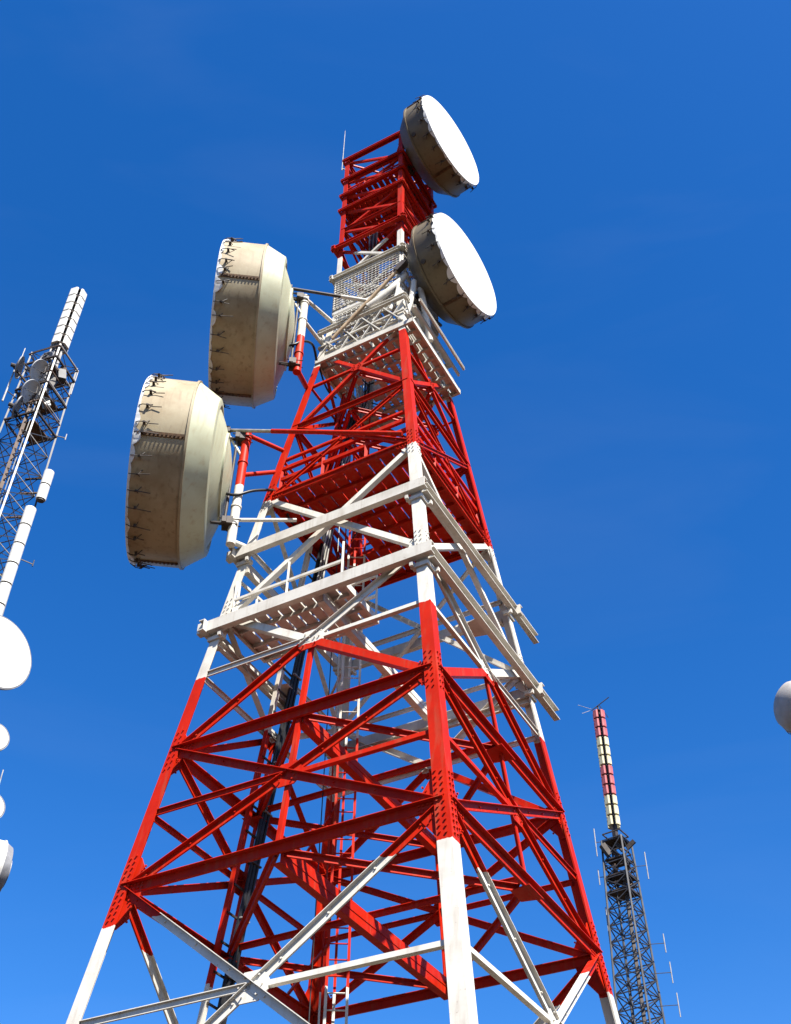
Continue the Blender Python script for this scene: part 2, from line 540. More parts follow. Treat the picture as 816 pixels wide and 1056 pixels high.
# plan bracing inside the tower at the main levels: a deep cross girder, a light one and a diamond
for z in (9.08, 11.89, 15.0):
    M = [fpt(a, b, z, .5, -.14) for a, b in FACES]       # LF, FR, RB, BL
    zz = V((0, 0, -.03))
    hgt = .34 if z < 10 else .27
    gdir = (M[2] - M[0]).normalized(); gout = gdir.cross(V((0, 0, 1))).normalized()
    channel(M[0] + zz + gout * .09, M[2] + zz + gout * .09, -gout, .16, hgt).build('cross_girder', PAINT, T)
    MB().bar(M[0] + zz + gout * .094, M[2] + zz + gout * .094, .012, .03).build('girder_rib', PAINT, T)
    if z < 14:
        dz = V((0, 0, hgt / 2 + .03))
        nn = (M[0] - M[2]).normalized()
        tee(M[3] + dz, M[1] + dz, nn, .14, .10).build('cross_strut', PAINT, T)
        for q in range(4):
            p0, p1 = M[q], M[(q + 1) % 4]
            nn = (p0 + p1); nn.z = 0
            sh = V((0, 0, .012 * q))
            tee(p0.lerp(p1, .03) + sh, p0.lerp(p1, .97) + sh, nn.normalized(), .15, .11).build('plan_brace', PAINT, T)
    for q in (1, 3):     # joint plates at the middles
        MB().prism([(-.3, -.18), (.3, -.18), (.22, .2), (-.22, .2)], M[q] + V((0, 0, -.075)), M[q] + V((0, 0, -.058)),
                   hdir(*FACES[q]), V((-M[q].x, -M[q].y, 0)).normalized()).build('joint_plate', PAINT, T)
for z in (20.3, 21.62, 23.2):
    M = [fpt(a, b, z, .5, -.1) for a, b in FACES]
    for q in range(4):
        p0, p1 = M[q], M[(q + 1) % 4]; nn = (p0 + p1); nn.z = 0
        sh = V((0, 0, -.06 - .012 * q))
        tee(p0.lerp(p1, .03) + sh, p0.lerp(p1, .97) + sh, nn.normalized(), .11, .09).build('plan_brace', PAINT, T)
    if z < 23:
        dz = V((0, 0, -.16))
        tee(M[0] + dz, M[2] + dz, (M[1] - M[3]).normalized(), .12, .10).build('cross_strut', PAINT, T)
        tee(M[1] + dz * 1.5, M[3] + dz * 1.5, (M[0] - M[2]).normalized(), .12, .10).build('cross_strut', PAINT, T)
# back-face ties in the white band
for (a, b) in ((1, 2), (2, 3)):
    channel(fpt(a, b, 14.6, .01, -.1), fpt(a, b, 14.6, .99, -.1), -face_normal(a, b, 14.6), .1, .18).build('tie_beam', PAINT, T)

# outer ring frames clamped round the legs in the white band
def ring_frame(z, over_left, over_right, h, w):
    outs = [V((face_normal(a, b, z).x, face_normal(a, b, z).y, 0)).normalized() for a, b in FACES]
    off = .05
    F, Rr, B, L = [corner(k, z) for k in range(4)]
    eFL, eFR = hdir(0, 3), hdir(0, 1)
    # left-front: web outside
    channel(F + outs[0] * (off + w) - eFL * (off + w + .02), L + outs[0] * (off + w) + eFL * over_left, -outs[0], w, h).build('ring_beam', PAINT, T)
    # front-right: flanges outside
    dz = V((0, 0, -.02))
    channel(F + outs[1] * off + dz - eFR * (.02), Rr + outs[1] * off + eFR * over_right + dz, outs[1], w, h).build('ring_beam', PAINT, T)
    channel(Rr + outs[2] * off - eFL * .25, B + outs[2] * off + eFL * .3, outs[2], w, h).build('ring_beam', PAINT, T)
    channel(L + outs[3] * (off) - eFR * .3 + dz, B + outs[3] * off + eFR * .25 + dz, outs[3], w, h).build('ring_beam', PAINT, T)
    # clamps under the beams at each leg
    for k in range(4):
        c = corner(k, z - h / 2 - .14); e1, e2 = hdir(k, k + 1), hdir(k, k - 1)
        mb = MB()
        for s_, e_, m_ in ((-1, e1, e2), (1, e2, e1)):
            pass
        wl = legw(z)
        mb.prism([(-.05, -.05), (wl + .1, -.05), (wl + .1, -.012), (-.05, -.012)], c - V((0, 0, .045)), c + V((0, 0, .045)), e1, e2)
        mb.prism([(-.05, -.009), (-.012, -.009), (-.012, wl + .1), (-.05, wl + .1)], c - V((0, 0, .045)), c + V((0, 0, .045)), e1, e2)
        mb.prism([(wl + .02, -.12), (wl + .09, -.12), (wl + .09, .09), (wl + .02, .09)], c - V((0, 0, .03)), c + V((0, 0, .06)), e1, e2)
        mb.prism([(-.12, wl + .02), (.09, wl + .02), (.09, wl + .09), (-.12, wl + .09)], c - V((0, 0, .03)), c + V((0, 0, .06)), e1, e2)
        mb.build('leg_clamp', PAINT, T)
ring_frame(17.08, .30, 1.25, .25, .13)
ring_frame(14.93, .30, 1.15, .27, .14)

# ---------------- decks of separate planks
E1, E2 = hdir(0, 1), hdir(0, 3)      # F->R and F->L
def deck(name, z, a0, a1, b0, b1, pw, gap, hole=None, along=1, th=0.04, joists=4, edge=.14, fr=.03):
    """a along E1, b along E2 (tower-centred); planks run along E1"""
    d = bpy.data.objects.new(name, None); C.objects.link(d); d.parent = T; d.location = (0, 0, z)
    P = lambda a, b, zz=0: E1 * a + E2 * b + V((0, 0, zz))
    # perimeter frame
    for (p, q, n) in ((P(a0, b0), P(a1, b0), E2), (P(a0, b1), P(a1, b1), -E2), (P(a0, b0), P(a0, b1), E1), (P(a1, b0), P(a1, b1), -E1)):
        dz = V((0, 0, -.004 if abs(n.dot(E1)) > .5 else 0))
        channel(p + dz, q + dz, n, .07, edge).build('edge_beam', PAINT, d)
    for j in range(joists):
        a = a0 + (a1 - a0) * (j + 1) / (joists + 1)
        if hole and hole[0] < a < hole[1]:
            segs = [(b0 + .08, hole[2] - .05), (hole[3] + .05, b1 - .08)]
        else: segs = [(b0 + .08, b1 - .08)]
        for s0, s1 in segs:
            if s1 - s0 > .1:
                MB().bar(P(a, s0, -.02), P(a, s1, -.02), .06, .09).build('joist', PAINT, d)
    m = int((b1 - b0 - .04) / (pw + gap)); st = (b1 - b0 - .04) / m
    for j in range(m):
        b = b0 + .02 + st * (j + .5)
        segs = [(a0 + .03, a1 - .03)]
        if hole and hole[2] < b < hole[3]:
            segs = [(a0 + .03, hole[0]), (hole[1], a1 - .03)]
        for s0, s1 in segs:
            if s1 - s0 < .1: continue
            zz = .06 + random.uniform(-.004, .004)
            MB().bar(P(s0 + random.uniform(-.02, .02), b, zz), P(s1, b, zz), st - gap, th).build('deck_plank', PAINT, d)
    return d
def railing(pts, z0, h, name='railing', rails=(1.0, .5), r=.028, closed=False, posts=.95, toe=True):
    d = bpy.data.objects.new(name, None); C.objects.link(d); d.parent = T
    n = len(pts)
    for i in range(n if closed else n - 1):
        p, q = V(pts[i]), V(pts[(i + 1) % n])
        p = V((p.x, p.y, z0)); q = V((q.x, q.y, z0))
        L = (q - p).length
        for f in rails:
            MB().bar(p + V((0, 0, h * f)), q + V((0, 0, h * f)), r * 1.6, r * 2.0).build('rail', PAINT, d)
        m = max(1, round(L / posts))
        for j in range(m + (0 if closed or i < n - 2 else 1)):
            c = p.lerp(q, j / m)
            MB().bar(c, c + V((0, 0, h - r)), r * 1.5, r * 1.5).build('post', PAINT, d)
        if toe:
            MB().bar(p + V((0, 0, .12)), q + V((0, 0, .12)), .015, .14).build('toe_board', PAINT, d)
    return d
def EP(a, b, z=0): return E1 * a + E2 * b + V((0, 0, z))
def to_ab(x, y): return (V((x, y, 0)).dot(E1), V((x, y, 0)).dot(E2))

# main red deck
h = rad_at(19.0) / math.sqrt(2) - .06
ha, hb = to_ab(-.75, .75)
deck('main_deck', 19.05, -h, h, -h, h, .27, .035, hole=(ha - .55, ha + .6, hb - .5, hb + .55), joists=6, edge=.2)
hr = rad_at(19.9) / math.sqrt(2) - .14
railing([EP(-hr, -hr), EP(hr, -hr), EP(hr, hr), EP(-hr, hr)], 19.13, .95, closed=True, rails=(1.0, .62), r=.05, posts=1.3)
# white working platform at the left corner of the lower ring
hw = rad_at(15.1) / math.sqrt(2)
deck('working_platform', 15.16, -hw + .02, -hw + 1.55, -.55, hw - .15, .22, .05, joists=2, edge=.16)
railing([EP(-hw + 1.5, -.5), EP(-hw + 1.5, hw - .3), EP(-hw + .3, hw - .22)], 15.25, 1.15, r=.032, posts=.8, toe=False)
railing([EP(-hw + .1, -.5), EP(-hw + .1, hw - .3)], 15.25, 1.0, r=.03, posts=1.3, rails=(.45,), toe=False)

# white decks and screens in the upper white band
h2 = rad_at(24.5) / math.sqrt(2) + .16
ha2, hb2 = to_ab(-.45, .6)
deck('upper_deck', 24.42, -h2 + .10, h2 - .14, -h2 - .12, h2 - .16, .17, .085, hole=(ha2 - .4, ha2 + .45, hb2 - .35, hb2 + .4), joists=7, edge=.16)
for q, off in enumerate((.12, .30, .46)):   # spare beams along the right side
    y0 = -(rad_at(24.6) / math.sqrt(2)) - off
    channel(EP(-h2, y0 - .06, 24.62 + .17 * q), EP(h2 - .42, y0 - .06, 24.62 + .17 * q), -E2, .06, .10).build('side_beam', PAINT, T)
h3 = rad_at(25.7) / math.sqrt(2) + .12
rq = random.Random(11)
HC = [EP(-h3, -h3), EP(h3, -h3), EP(h3, h3), EP(-h3, h3)]
for q in range(4):
    p_, q_ = HC[q], HC[(q + 1) % 4]
    m_ = 4
    for j in range(m_):
        a_, b_ = p_.lerp(q_, (j + .06) / m_), p_.lerp(q_, (j + .94) / m_)
        nrm = V((p_.x + q_.x, p_.y + q_.y, 0)).normalized() * .02
        zlo, zhi = 24.56 + rq.uniform(0, .1), 25.62 - rq.uniform(0, .12)
        MB().bar(a_ + V((0, 0, zlo)), b_ + V((0, 0, zhi)), .045, .03).build('lattice_strut', PAINT, T)
        MB().bar(a_ + V((0, 0, zhi)) + nrm, b_ + V((0, 0, zlo)) + nrm, .045, .03).build('lattice_strut', PAINT, T)
    MB().bar(p_ + V((0, 0, 25.1)), q_ + V((0, 0, 25.1 + .05 * (q % 2))), .05, .05).build('rail', PAINT, T)
    for z_ in (26.65, 26.2):     # loose inner struts
        a_, b_ = p_ * .8, q_ * .8
        MB().bar(a_.lerp(b_, rq.uniform(0, .4)) + V((0, 0, z_ + rq.uniform(-.5, .1))), a_.lerp(b_, rq.uniform(.6, 1)) + V((0, 0, z_ - rq.uniform(.4, 1.2))), .06, .05).build('lattice_strut', PAINT, T)
for (a_, b_, z_) in ((-.7, .3, 24.62), (.2, -.8, 24.62), (.6, .5, 24.62), (-.2, -.9, 26.9), (.5, .2, 33.4), (-.6, -.5, 19.2), (.9, 1.2, 19.2), (-1.3, .8, 19.2)):
    c_ = EP(a_, b_, z_)
    w_ = rq.uniform(.22, .4)
    bx = MB().bar(c_, c_ + V((0, 0, rq.uniform(.4, .7))), w_, w_ * .7, E1).build('junction_box', PAINT, T)
    MB().path([c_ + V((0, 0, .2)) + E1 * w_ * .4, c_ + V((0, 0, .05)) + E1 * (w_ + .1), c_ + V((0, 0, .12)) + E2 * .5, EP(ha2, hb2, z_ + .3)], .022, 6).build('box_cable', CABLE, bx)
def screen(p, q, z0, z1, pitch=.11):
    p, q = V((p.x, p.y, 0)), V((q.x, q.y, 0)); mb = MB(); L = (q - p).length; m = int(L / pitch)
    nn = (q - p).cross(V((0, 0, 1))).normalized()
    for j in range(m + 1):
        c = p.lerp(q, j / m); mb.bar(c + V((0, 0, z0)), c + V((0, 0, z1)), .016, .016)
    m2 = int((z1 - z0) / pitch)
    for j in range(m2 + 1):
        z = z0 + (z1 - z0) * j / m2
        mb.bar(p + V((0, 0, z)) + nn * .017, q + V((0, 0, z)) + nn * .017, .016, .016)
    fr = MB()
    for a_, b_ in ((p + V((0, 0, z0)), q + V((0, 0, z0))), (p + V((0, 0, z1)), q + V((0, 0, z1))), (p + V((0, 0, z0)), p + V((0, 0, z1))), (q + V((0, 0, z0)), q + V((0, 0, z1)))):
        fr.bar(a_ - nn * .03, b_ - nn * .03, .04, .04)
    f = fr.build('screen_frame', PAINT, T)
    mb.build('wire_mesh', PAINT, f, kind='stuff')
h4 = 1.54 / math.sqrt(2) + .05
QS = [EP(-h4, -h4), EP(h4, -h4), EP(h4, h4), EP(-h4, h4)]
for q in range(4):
    p_, q_ = QS[q], QS[(q + 1) % 4]
    screen(p_.lerp(q_, .03), p_.lerp(q_, .97), 26.95, 28.35)
    screen(p_.lerp(q_, .04), p_.lerp(q_, .96), 25.85, 26.6, .14)
# mid deck and ring channels
deck('middle_deck', 26.78, -h4 + .02, h4 - .02, -h4 + .02, h4 - .02, .16, .06, hole=(ha2 - .35, ha2 + .4, hb2 - .3, hb2 + .4), joists=3, edge=.11)
def ring(z, w, hh, ext, name='ring_channel', out=.0):
    hq = rad_at(z) / math.sqrt(2) + .03 + out
    for q, (s0, s1, n) in enumerate((((-hq, -hq), (hq, -hq), -E2), ((hq, -hq), (hq, hq), E1), ((hq, hq), (-hq, hq), E2), ((-hq, hq), (-hq, -hq), -E1))):
        p_, q_ = EP(*s0, z), EP(*s1, z); d = (q_ - p_).normalized()
        dz = V((0, 0, .012 * (q % 2)))
        channel(p_ - d * ext + dz, q_ + d * ext + dz, n, w, hh).build(name, PAINT, T)
ring(28.5, .10, .16, .14)
ring(25.75, .10, .15, .08, out=.06)

# ---------------- prismatic top: X bracing in short bays
TOP = [WAIST, 28.4, 30.1, 31.2, 32.35, 33.25, 34.2, 35.5]
for i in range(len(TOP) - 1):
    z0, z1 = TOP[i], TOP[i + 1]
    for (a, b) in FACES:
        n = face_normal(a, b, z0 + .02)
        off = -.05
        for q, (t0, t1) in enumerate(((.02, .98), (.98, .02))):
            if i % 2 == 0 and q == 1 and i > 1: continue
            p0, p1 = fpt(a, b, z0 + .02, t0, off - .02 * q), fpt(a, b, z1 - .02, t1, off - .02 * q)
            angle(p0, p1, n, .085, .07, .014).build('diagonal_brace', PAINT, T)
        if z1 not in (30.1,):
            p0, p1 = fpt(a, b, z1, .02, off), fpt(a, b, z1, .98, off)
            tee(p0, p1, n, .12, .10).build('horizontal_beam', PAINT, T)
ring(30.1, .12, .15, .16)
for z in (32.35, 33.25):
    deck('top_deck', z + .05, -h4 + .04, h4 - .04, -h4 + .04, h4 - .04, .13, .05, hole=(ha2 - .3, ha2 + .4, hb2 - .3, hb2 + .4), joists=4, edge=.13)
    ring(z - .03, .06, .10, .06)
ring(34.2, .06, .10, .05)
ring(35.5, .07, .11, .05)
# diagonal ties across the open top
for p_, q_ in (((-1, -1), (1, 1)), ((-1, 1), (1, -1))):
    k = 1.54 / math.sqrt(2) - .06
    dz = .0 if p_ == (-1, -1) else .05
    MB().bar(EP(p_[0] * k, p_[1] * k, 35.35 + dz), EP(q_[0] * k, q_[1] * k, 35.35 + dz), .06, .045).build('top_tie', PAINT, T)
railing([EP(-1.0, -1.0), EP(1.0, -1.0), EP(1.0, 1.0), EP(-1.0, 1.0)], 33.35, .8, closed=True, r=.026, posts=.7)
# lightning rod at the left corner
c = corner(3, 34.9) + V((-.10, -.03, 0))
MB().tube(c, c + V((0, 0, 2.75)), .016, 6, .009).build('lightning_rod', GALV, T)
MB().bar(c + V((0, 0, .1)), corner(3, 35.0), .03, .03).build('rod_bracket', STEEL, T)

# ---------------- ladder
LX, LY = -.56, 1.0
lad = MB()
for sx in (-.19, .19):
    lad.bar((LX + sx, LY, GZ + .02), (LX + sx, LY, 35.4), .05, .075)
ladder = lad.build('ladder', PAINT, T)
rm = MB().tube((-.19, 0, 0), (.19, 0, 0), .014, 6).mesh('rung', PAINT)
z = GZ + .3; j = 0
while z < 35.3:
    place('rung', rm, ladder, Matrix.Translation((LX, LY, z))); z += .30
MB().bar((LX - .30, LY + .22, GZ + .02), (LX - .30, LY + .22, 31), .035, .035).build('conduit', PAINT, T)
MB().bar((LX - .05, LY + .30, GZ + .02), (LX - .05, LY + .30, 33), .05, .05).build('conduit', PAINT, T)
for z in LEV[1:-1]:
    t_ = fpt(2, 3, z, .18, -.15)
    MB().bar((LX - .2, LY + .06, z + .12), t_ + V((0, 0, .12)), .05, .05).build('ladder_bracket', PAINT, T)
# safety wire beside it
MB().tube((-1.0, .55, GZ + .05), (-1.0, .55, 24.3), .012, 5).build('safety_wire', CABLE, T)

# ---------------- cable tray on the back-left face
def tray_pt(z, f, off): return fpt(3, 2, z, f, off)
zt0, zt1 = GZ + .1, 24.3
def frac(z, w): # distance in metres from the tray's left rail, converted to a fraction of the face width
    return .405 + w / (corner(3, z) - corner(2, z)).length
tray = MB()
nBL = face_normal(2, 3, 10)
tray.prism([(0, 0), (.20, 0), (.20, .02), (.02, .02), (.02, .09), (0, .09)], tray_pt(zt0, frac(zt0, 0), -.22), tray_pt(zt1, frac(zt1, 0), -.22), hdir(3, 2), -nBL)
tray_o = tray.build('cable_tray', PAINT, T)
MB().prism([(0, 0), (.13, 0), (.13, .02), (.02, .02), (.02, .09), (0, .09)], tray_pt(zt0, frac(zt0, .64), -.22), tray_pt(zt1, frac(zt1, .64), -.22), hdir(3, 2), -nBL).build('tray_rail', PAINT, tray_o)
z = zt0 + .3
while z < zt1 - .2:
    MB().bar(tray_pt(z, frac(z, .12), -.25), tray_pt(z, frac(z, .62), -.25), .03, .04).build('tray_rung', STEEL, tray_o)
    z += .55
for q, w in enumerate((.42, .48, .54, .60)):
    pts = []
    z = zt0
    while z <= zt1:
        pts.append(tray_pt(z, frac(z, w + .012 * math.sin(z * 1.3 + q)), -.31 - .025 * (q % 2))); z += .7
    MB().path(pts, .038, 7).build('waveguide_cable', CABLE, T)
z = 1.0
while z < 24:
    p_ = tray_pt(z, frac(z, .38), -.365); q_ = tray_pt(z, frac(z, .66), -.365)
    MB().bar(p_, q_, .05, .03).build('cable_clamp', GALV if int(z) % 2 else STEEL, tray_o)
    z += 1.1

# feeders leaving the tray for the drums, and a bundle climbing to the top
rq2 = random.Random(5)
for q in range(5):
    w = .40 + .05 * q; pts = []
    z = 17.5
    while z < 33.6:
        f_ = min(1, max(0, (z - 22) / 3))
        p0 = tray_pt(min(z, 26), frac(min(z, 26), w), -.42); p0.z = z
        p1 = V((-.35 - .06 * q, .72 + .02 * q, z))
        p = p0.lerp(p1, f_); p += V((rq2.uniform(-.015, .015), rq2.uniform(-.015, .015), 0))
        pts.append(p); z += .45
    MB().path(pts, .024, 6).build('feeder_cable', CABLE if q % 2 else GALV, T)
for (p0, p1, sag) in (((-2.35, -.55, 19.4), (-1.9, .6, 19.3), .35), ((-1.75, -.5, 24.3), (-1.3, .5, 24.2), .3), ((.75, -1.3, 26.4), (-.4, .6, 26.9), .4), ((1.0, -.7, 33.3), (-.4, .6, 33.5), .25), ((-2.4, -.7, 20.2), (-2.0, .5, 20.6), .4)):
    p0, p1 = V(p0), V(p1)
    MB().path([p0.lerp(p1, i / 12) - V((0, 0, sag * math.sin(math.pi * i / 12))) for i in range(13)], .026, 6).build('feeder_cable', CABLE, T)

# ---------------- pipes that carry the two left drums
pipe1 = [(-3.25, -1.21, 17.05), (-3.25, -1.21, 20.72)]
pipe2 = [(-2.20, -1.49, 22.75), (-2.20, -1.49, 26.02)]
for (p_, q_) in (pipe1, pipe2):
    mb = MB().tube(p_, q_, .105, 16)
    for zz in (.18, .30, 1.05, 2.5):
        mb.tube((p_[0], p_[1], q_[2] - zz), (p_[0], p_[1], q_[2] - zz - .05), .125, 16)
    mb.build('antenna_pipe', PAINT, T, smooth=40)
def arm(p_, q_, r=.055): MB().tube(p_, q_, r, 10).build('pipe_arm', PAINT, T, smooth=40)
arm((-3.25, -1.21, 20.66), corner(3, 20.75) + V((.02, .0, 0)))
arm((-3.25, -1.21, 19.25), corner(3, 19.95))
arm((-3.25, -1.21, 17.15), corner(3, 17.35) + V((.05, 0, 0)), .07)
arm((-3.25, -1.21, 17.8), (-1.9, -.95, 18.1), .045)
arm((-2.20, -1.49, 25.95), corner(3, 26.4) + V((.05, 0, 0)))
arm((-2.20, -1.49, 25.0), corner(3, 25.3))
arm((-2.20, -1.49, 22.85), corner(3, 23.35), .07)

# ------------------------------------------------------------------ shrouded drum antennas
def drum(label, loc, az, Rr, sl, cl, R2, cap, hooks, mat_s, mat_b, hook_len, name='drum_antenna', seams=(), group='large drum antennas on the red and white tower', front=None, dome=.05):
    d = thing(name, label, 'antenna', loc, R(az), group)
    n = 96
    t = .02
    MB().lathe([(Rr, .03), (Rr, sl - .05), (Rr + .035, sl - .05), (Rr + .035, sl), (Rr - .02, sl), (Rr - t, sl - .06), (Rr - t, .03)], n).build('shroud', mat_s, d, smooth=35)
    # conical skirt of the reflector and its bulging back
    sk = [(Rr - .01, sl + .001), (R2 + .05, sl + cl), (R2, sl + cl + .02), (R2 - .10, sl + cl + .03)]
    prof = list(sk)
    m = 10; rc = R2 - .12
    for i in range(m + 1):
        f = i / m
        prof.append((rc * (1 - f), sl + cl + .0 + cap * (1 - (1 - f) ** 2) - .03))
    prof += [(0, sl + cl + cap - .09), (Rr - .06, sl + .001)]
    rf = MB().lathe(prof, n).build('reflector', mat_b, d, smooth=30)
    ry = sl + cl + cap * (1 - (R2 * .6 / rc) ** 2) - .04
    MB().lathe([(R2 * .56, ry), (R2 * .60, ry), (R2 * .60, ry + .055), (R2 * .56, ry + .065)], 48).build('stiffening_ring', mat_b, rf, smooth=30)
    # radome: taut fabric, a little domed, with a scalloped hem pulled over the rim
    prof = []
    for i in range(9):
        f = i / 8
        prof.append((Rr * 1.004 * (1 - f), -dome * math.sqrt(max(0, 1 - (1 - f) ** 2)) if dome > .1 else -dome * (1 - (1 - f) ** 2)))
    rd = MB().lathe([(Rr * 1.004, .028)] + prof + [(0, .005 - dome * .5), (Rr * .99, .028)], n).build('radome', front or RADM, d, smooth=40)
    hem = MB(); k0 = 0; q = hooks * 8
    rnd = random.Random(int(az * 7 + Rr * 100))
    dep = [.012 + .15 * rnd.random() ** 2.2 for _ in range(hooks)]
    for i in range(q):
        a = 2 * math.pi * i / q; s_ = (i % 8) / 8
        w = dep[(i // 8)] * math.sin(math.pi * s_) ** .7 + .035
        lift = .012 + .03 * math.sin(math.pi * s_) * rnd.random()
        for (r, y) in ((Rr + .012, -.004), (Rr + .018 + lift, w), (Rr + .006, w + .004), (Rr + .004, .0)):
            hem.v.append((r * math.cos(a), y, r * math.sin(a)))
    for i in range(q):
        j = (i + 1) % q
        for c_ in range(4):
            e_ = (c_ + 1) % 4
            hem.f.append((i * 4 + c_, j * 4 + c_, j * 4 + e_, i * 4 + e_))
    hem.build('hem', front or RADM, rd, smooth=50)
    # tension hooks round the rim: a stand-off bracket, a bent spring rod and its tail
    hms = []
    for q_ in range(4):
        L = hook_len * rnd.uniform(.72, 1.12); tw = rnd.uniform(-.06, .06); lf = rnd.uniform(-.02, .05)
        hk = MB()
        hk.path([(Rr + .03, .02, 0), (Rr + .075, .09, 0), (Rr + .085, .20, 0), (Rr + .05 + lf, L * .62, tw * .5), (Rr + .075 + lf, L, tw)], .011, 5)
        hk.path([(Rr + .0, .24, -.05), (Rr + .085, .22, 0), (Rr + .0, .26 + .1 * rnd.random(), .06 + .05 * rnd.random())], .010, 5)
        hk.bar((Rr - .01, .20, 0), (Rr + .10, .20, 0), .05, .035)
        hms.append(hk.mesh('tension_hook', STEEL))
    for i in range(hooks):
        a = 2 * math.pi * (i + .5) / hooks + rnd.uniform(-.045, .045)
        place('tension_hook', rnd.choice(hms), d, Matrix.Rotation(-a, 4, 'Y') @ Matrix.Rotation(rnd.uniform(-.025, .025), 4, 'X'))
    # bolted seams of the shroud
    for a in seams:
        mb = MB()
        ca, sa = math.cos(R(a)), math.sin(R(a))
        rr = V((ca, 0, sa)); tt = V((-sa, 0, ca))
        mb.prism([(-.05, -.005), (.05, -.005), (.05, .02), (-.05, .02)], rr * Rr + V((0, .05, 0)), rr * Rr + V((0, sl - .06, 0)), tt, rr)
        for i in range(12):
            c_ = rr * (Rr + .02) + V((0, .1 + (sl - .2) * i / 11, 0))
            mb.tube(c_ - tt * .0, c_ + rr * .022, .022, 6)
        mb.build('seam_strip', RUST, d)
    return d

def drum_mount(d, Rr, y0, zpos, toy, xoff=0.0, col=STEEL):
    """back frame: an upright pipe behind the reflector, clamps and bolts reaching to the tower"""
    MB().tube((xoff, y0, -zpos - .1), (xoff, y0, zpos + .1), .035, 10).build('back_pipe', col, d, smooth=40)
    for s_ in (-1, 1):
        z = s_ * zpos
        mb = MB()
        mb.bar((xoff - .16, y0, z), (xoff + .16, y0, z), .10, .16)
        mb.tube((xoff - .05, y0 - .36, z + .03), (xoff - .05, toy + .05, z + .03), .03, 8)
        mb.tube((xoff + .07, y0 - .30, z - .06), (xoff + .07, toy + .16, z - .06), .02, 8)
        mb.bar((xoff - .15, toy - .02, z), (xoff + .15, toy - .02, z), .13, .20)
        for bx in (-.11, .11):
            mb.tube((xoff + bx, y0 - .12, z + .05), (xoff + bx, toy + .22, z + .05), .014, 6)
        mb.build('mount_clamp', STEEL, d)

# lower left
C1 = (-5.463, -1.4615, 19.056); R1 = 2.134
d1 = drum('lower of the two big cream drum antennas left of the red and white tower', C1, -84.0, R1, 1.145, .485, 1.765, .42, 34, SHRD, DRUM, .50, seams=(-24, 67, 156, 246))
C2 = (-4.333, -1.736, 24.41); R2_ = 2.09
d2 = drum('upper of the two big cream drum antennas left of the red and white tower', C2, -84.8, R2_, 1.115, .475, 1.79, .40, 32, SHRD, DRUM, .48, seams=(-20, 69, 160, 250))
# the dishes' back frames; world positions of the tower pipes turned into the dish's own axes
drum_mount(d1, R1, 2.02, 1.40, 2.16)
drum_mount(d2, R2_, 1.98, 1.42, 2.06)
def to_local(d, p):
    return d.matrix_basis.inverted() @ V(p)
for d, p_, q_, frac_, m0, m1, nm in ((d1, (-3.80, -1.25, 20.75), (.43, -2.62, 19.25), .30, GALV, PAINT, 'stay_pipe'),
                                  (d2, (-2.66, -1.5, 26.4), (-.23, -1.22, 26.25), .6, STEEL, PAINT, 'stay_pipe')):
    a_, b_ = to_local(d, p_), to_local(d, q_)
    c_ = a_.lerp(b_, frac_)
    MB().tube(a_, c_, .045, 10).build('stay_pipe', m0, d, smooth=40)
    MB().tube(a_.lerp(b_, frac_ - .02), b_, .056, 10).build('stay_sleeve', m1, d, smooth=40)
    MB().bar(a_.lerp(b_, -.02), a_.lerp(b_, .03), .16, .16).build('stay_clamp', STEEL, d)
# second short brace from the top of the back frame down to the pipe
for d, y0, toy, zp in ((d1, 1.75, 2.2, 1.6), (d2, 1.72, 2.1, 1.55)):
    MB().tube((0.0, y0, zp), (.0, toy, .75), .035, 8).build('brace_pipe', GALV, d, smooth=40)
    mb = MB(); mb.bar((-.12, y0, zp), (.12, y0, zp), .14, .14); mb.tube((.05, y0 - .3, zp - .05), (.05, y0 + .2, zp + .06), .022, 6)
    mb.build('brace_clamp', STEEL, d)
# feed cables sagging from the drums to the tower
for d, pts in ((d1, [(-3.7, -1.3, 18.62), (-3.3, -1.35, 18.45), (-2.95, -1.2, 18.75), (-2.65, -.95, 19.05), (-2.5, -.75, 19.25)]),
               (d2, [(-2.72, -1.5, 23.75), (-2.35, -1.62, 23.72), (-2.1, -1.45, 24.1), (-1.9, -1.1, 24.4), (-1.8, -.75, 24.2)])):
    P4 = [to_local(d, p_) for p_ in pts]; out = []
    for i in range(len(P4) - 1):
        for s_ in range(5):
            t = s_ / 5
            p0, p1, p2, p3 = P4[max(i - 1, 0)], P4[i], P4[i + 1], P4[min(i + 2, len(P4) - 1)]
            out.append(.5 * ((2 * p1) + (p2 - p0) * t + (2 * p0 - 5 * p1 + 4 * p2 - p3) * t * t + (3 * p1 - p0 - 3 * p2 + p3) * t ** 3))
    out.append(P4[-1])
    MB().path(out, .035, 7).build('feed_cable', CABLE, d, smooth=60)

# right pair
C3 = (2.25, -1.35, 28.07); C4 = (2.0, -1.5, 35.1)
d3 = drum('drum with blank white front beside the upper white band, lower of the right pair', C3, 53.5, 1.61, .78, .40, 1.22, .32, 20, SHRD_SHADED, SHRD_SHADED, .42, seams=(20, 150, 265))
d4 = drum('drum with blank white front at the very top of the tower', C4, 52.7, 1.61, .78, .40, 1.22, .32, 20, SHRD_SHADED, SHRD_SHADED, .42, seams=(35, 160, 270))
for d in (d3, d4):
    drum_mount(d, 1.61, 1.42, 1.0, 1.62, -.35)
    for (x, y, z) in ((-.3, .80, -1.27),):
        pass
    rr = V((-.80, 0, -.60)).normalized()
    c_ = rr * 1.60 + V((0, .62, 0))
    MB().tube(c_, c_ + rr * .035, .07, 12).build('drain_port', STEEL, d)
a_, b_ = to_local(d3, (.38, -1.74, 27.25)), to_local(d3, (-1.42, -.92, 24.95))
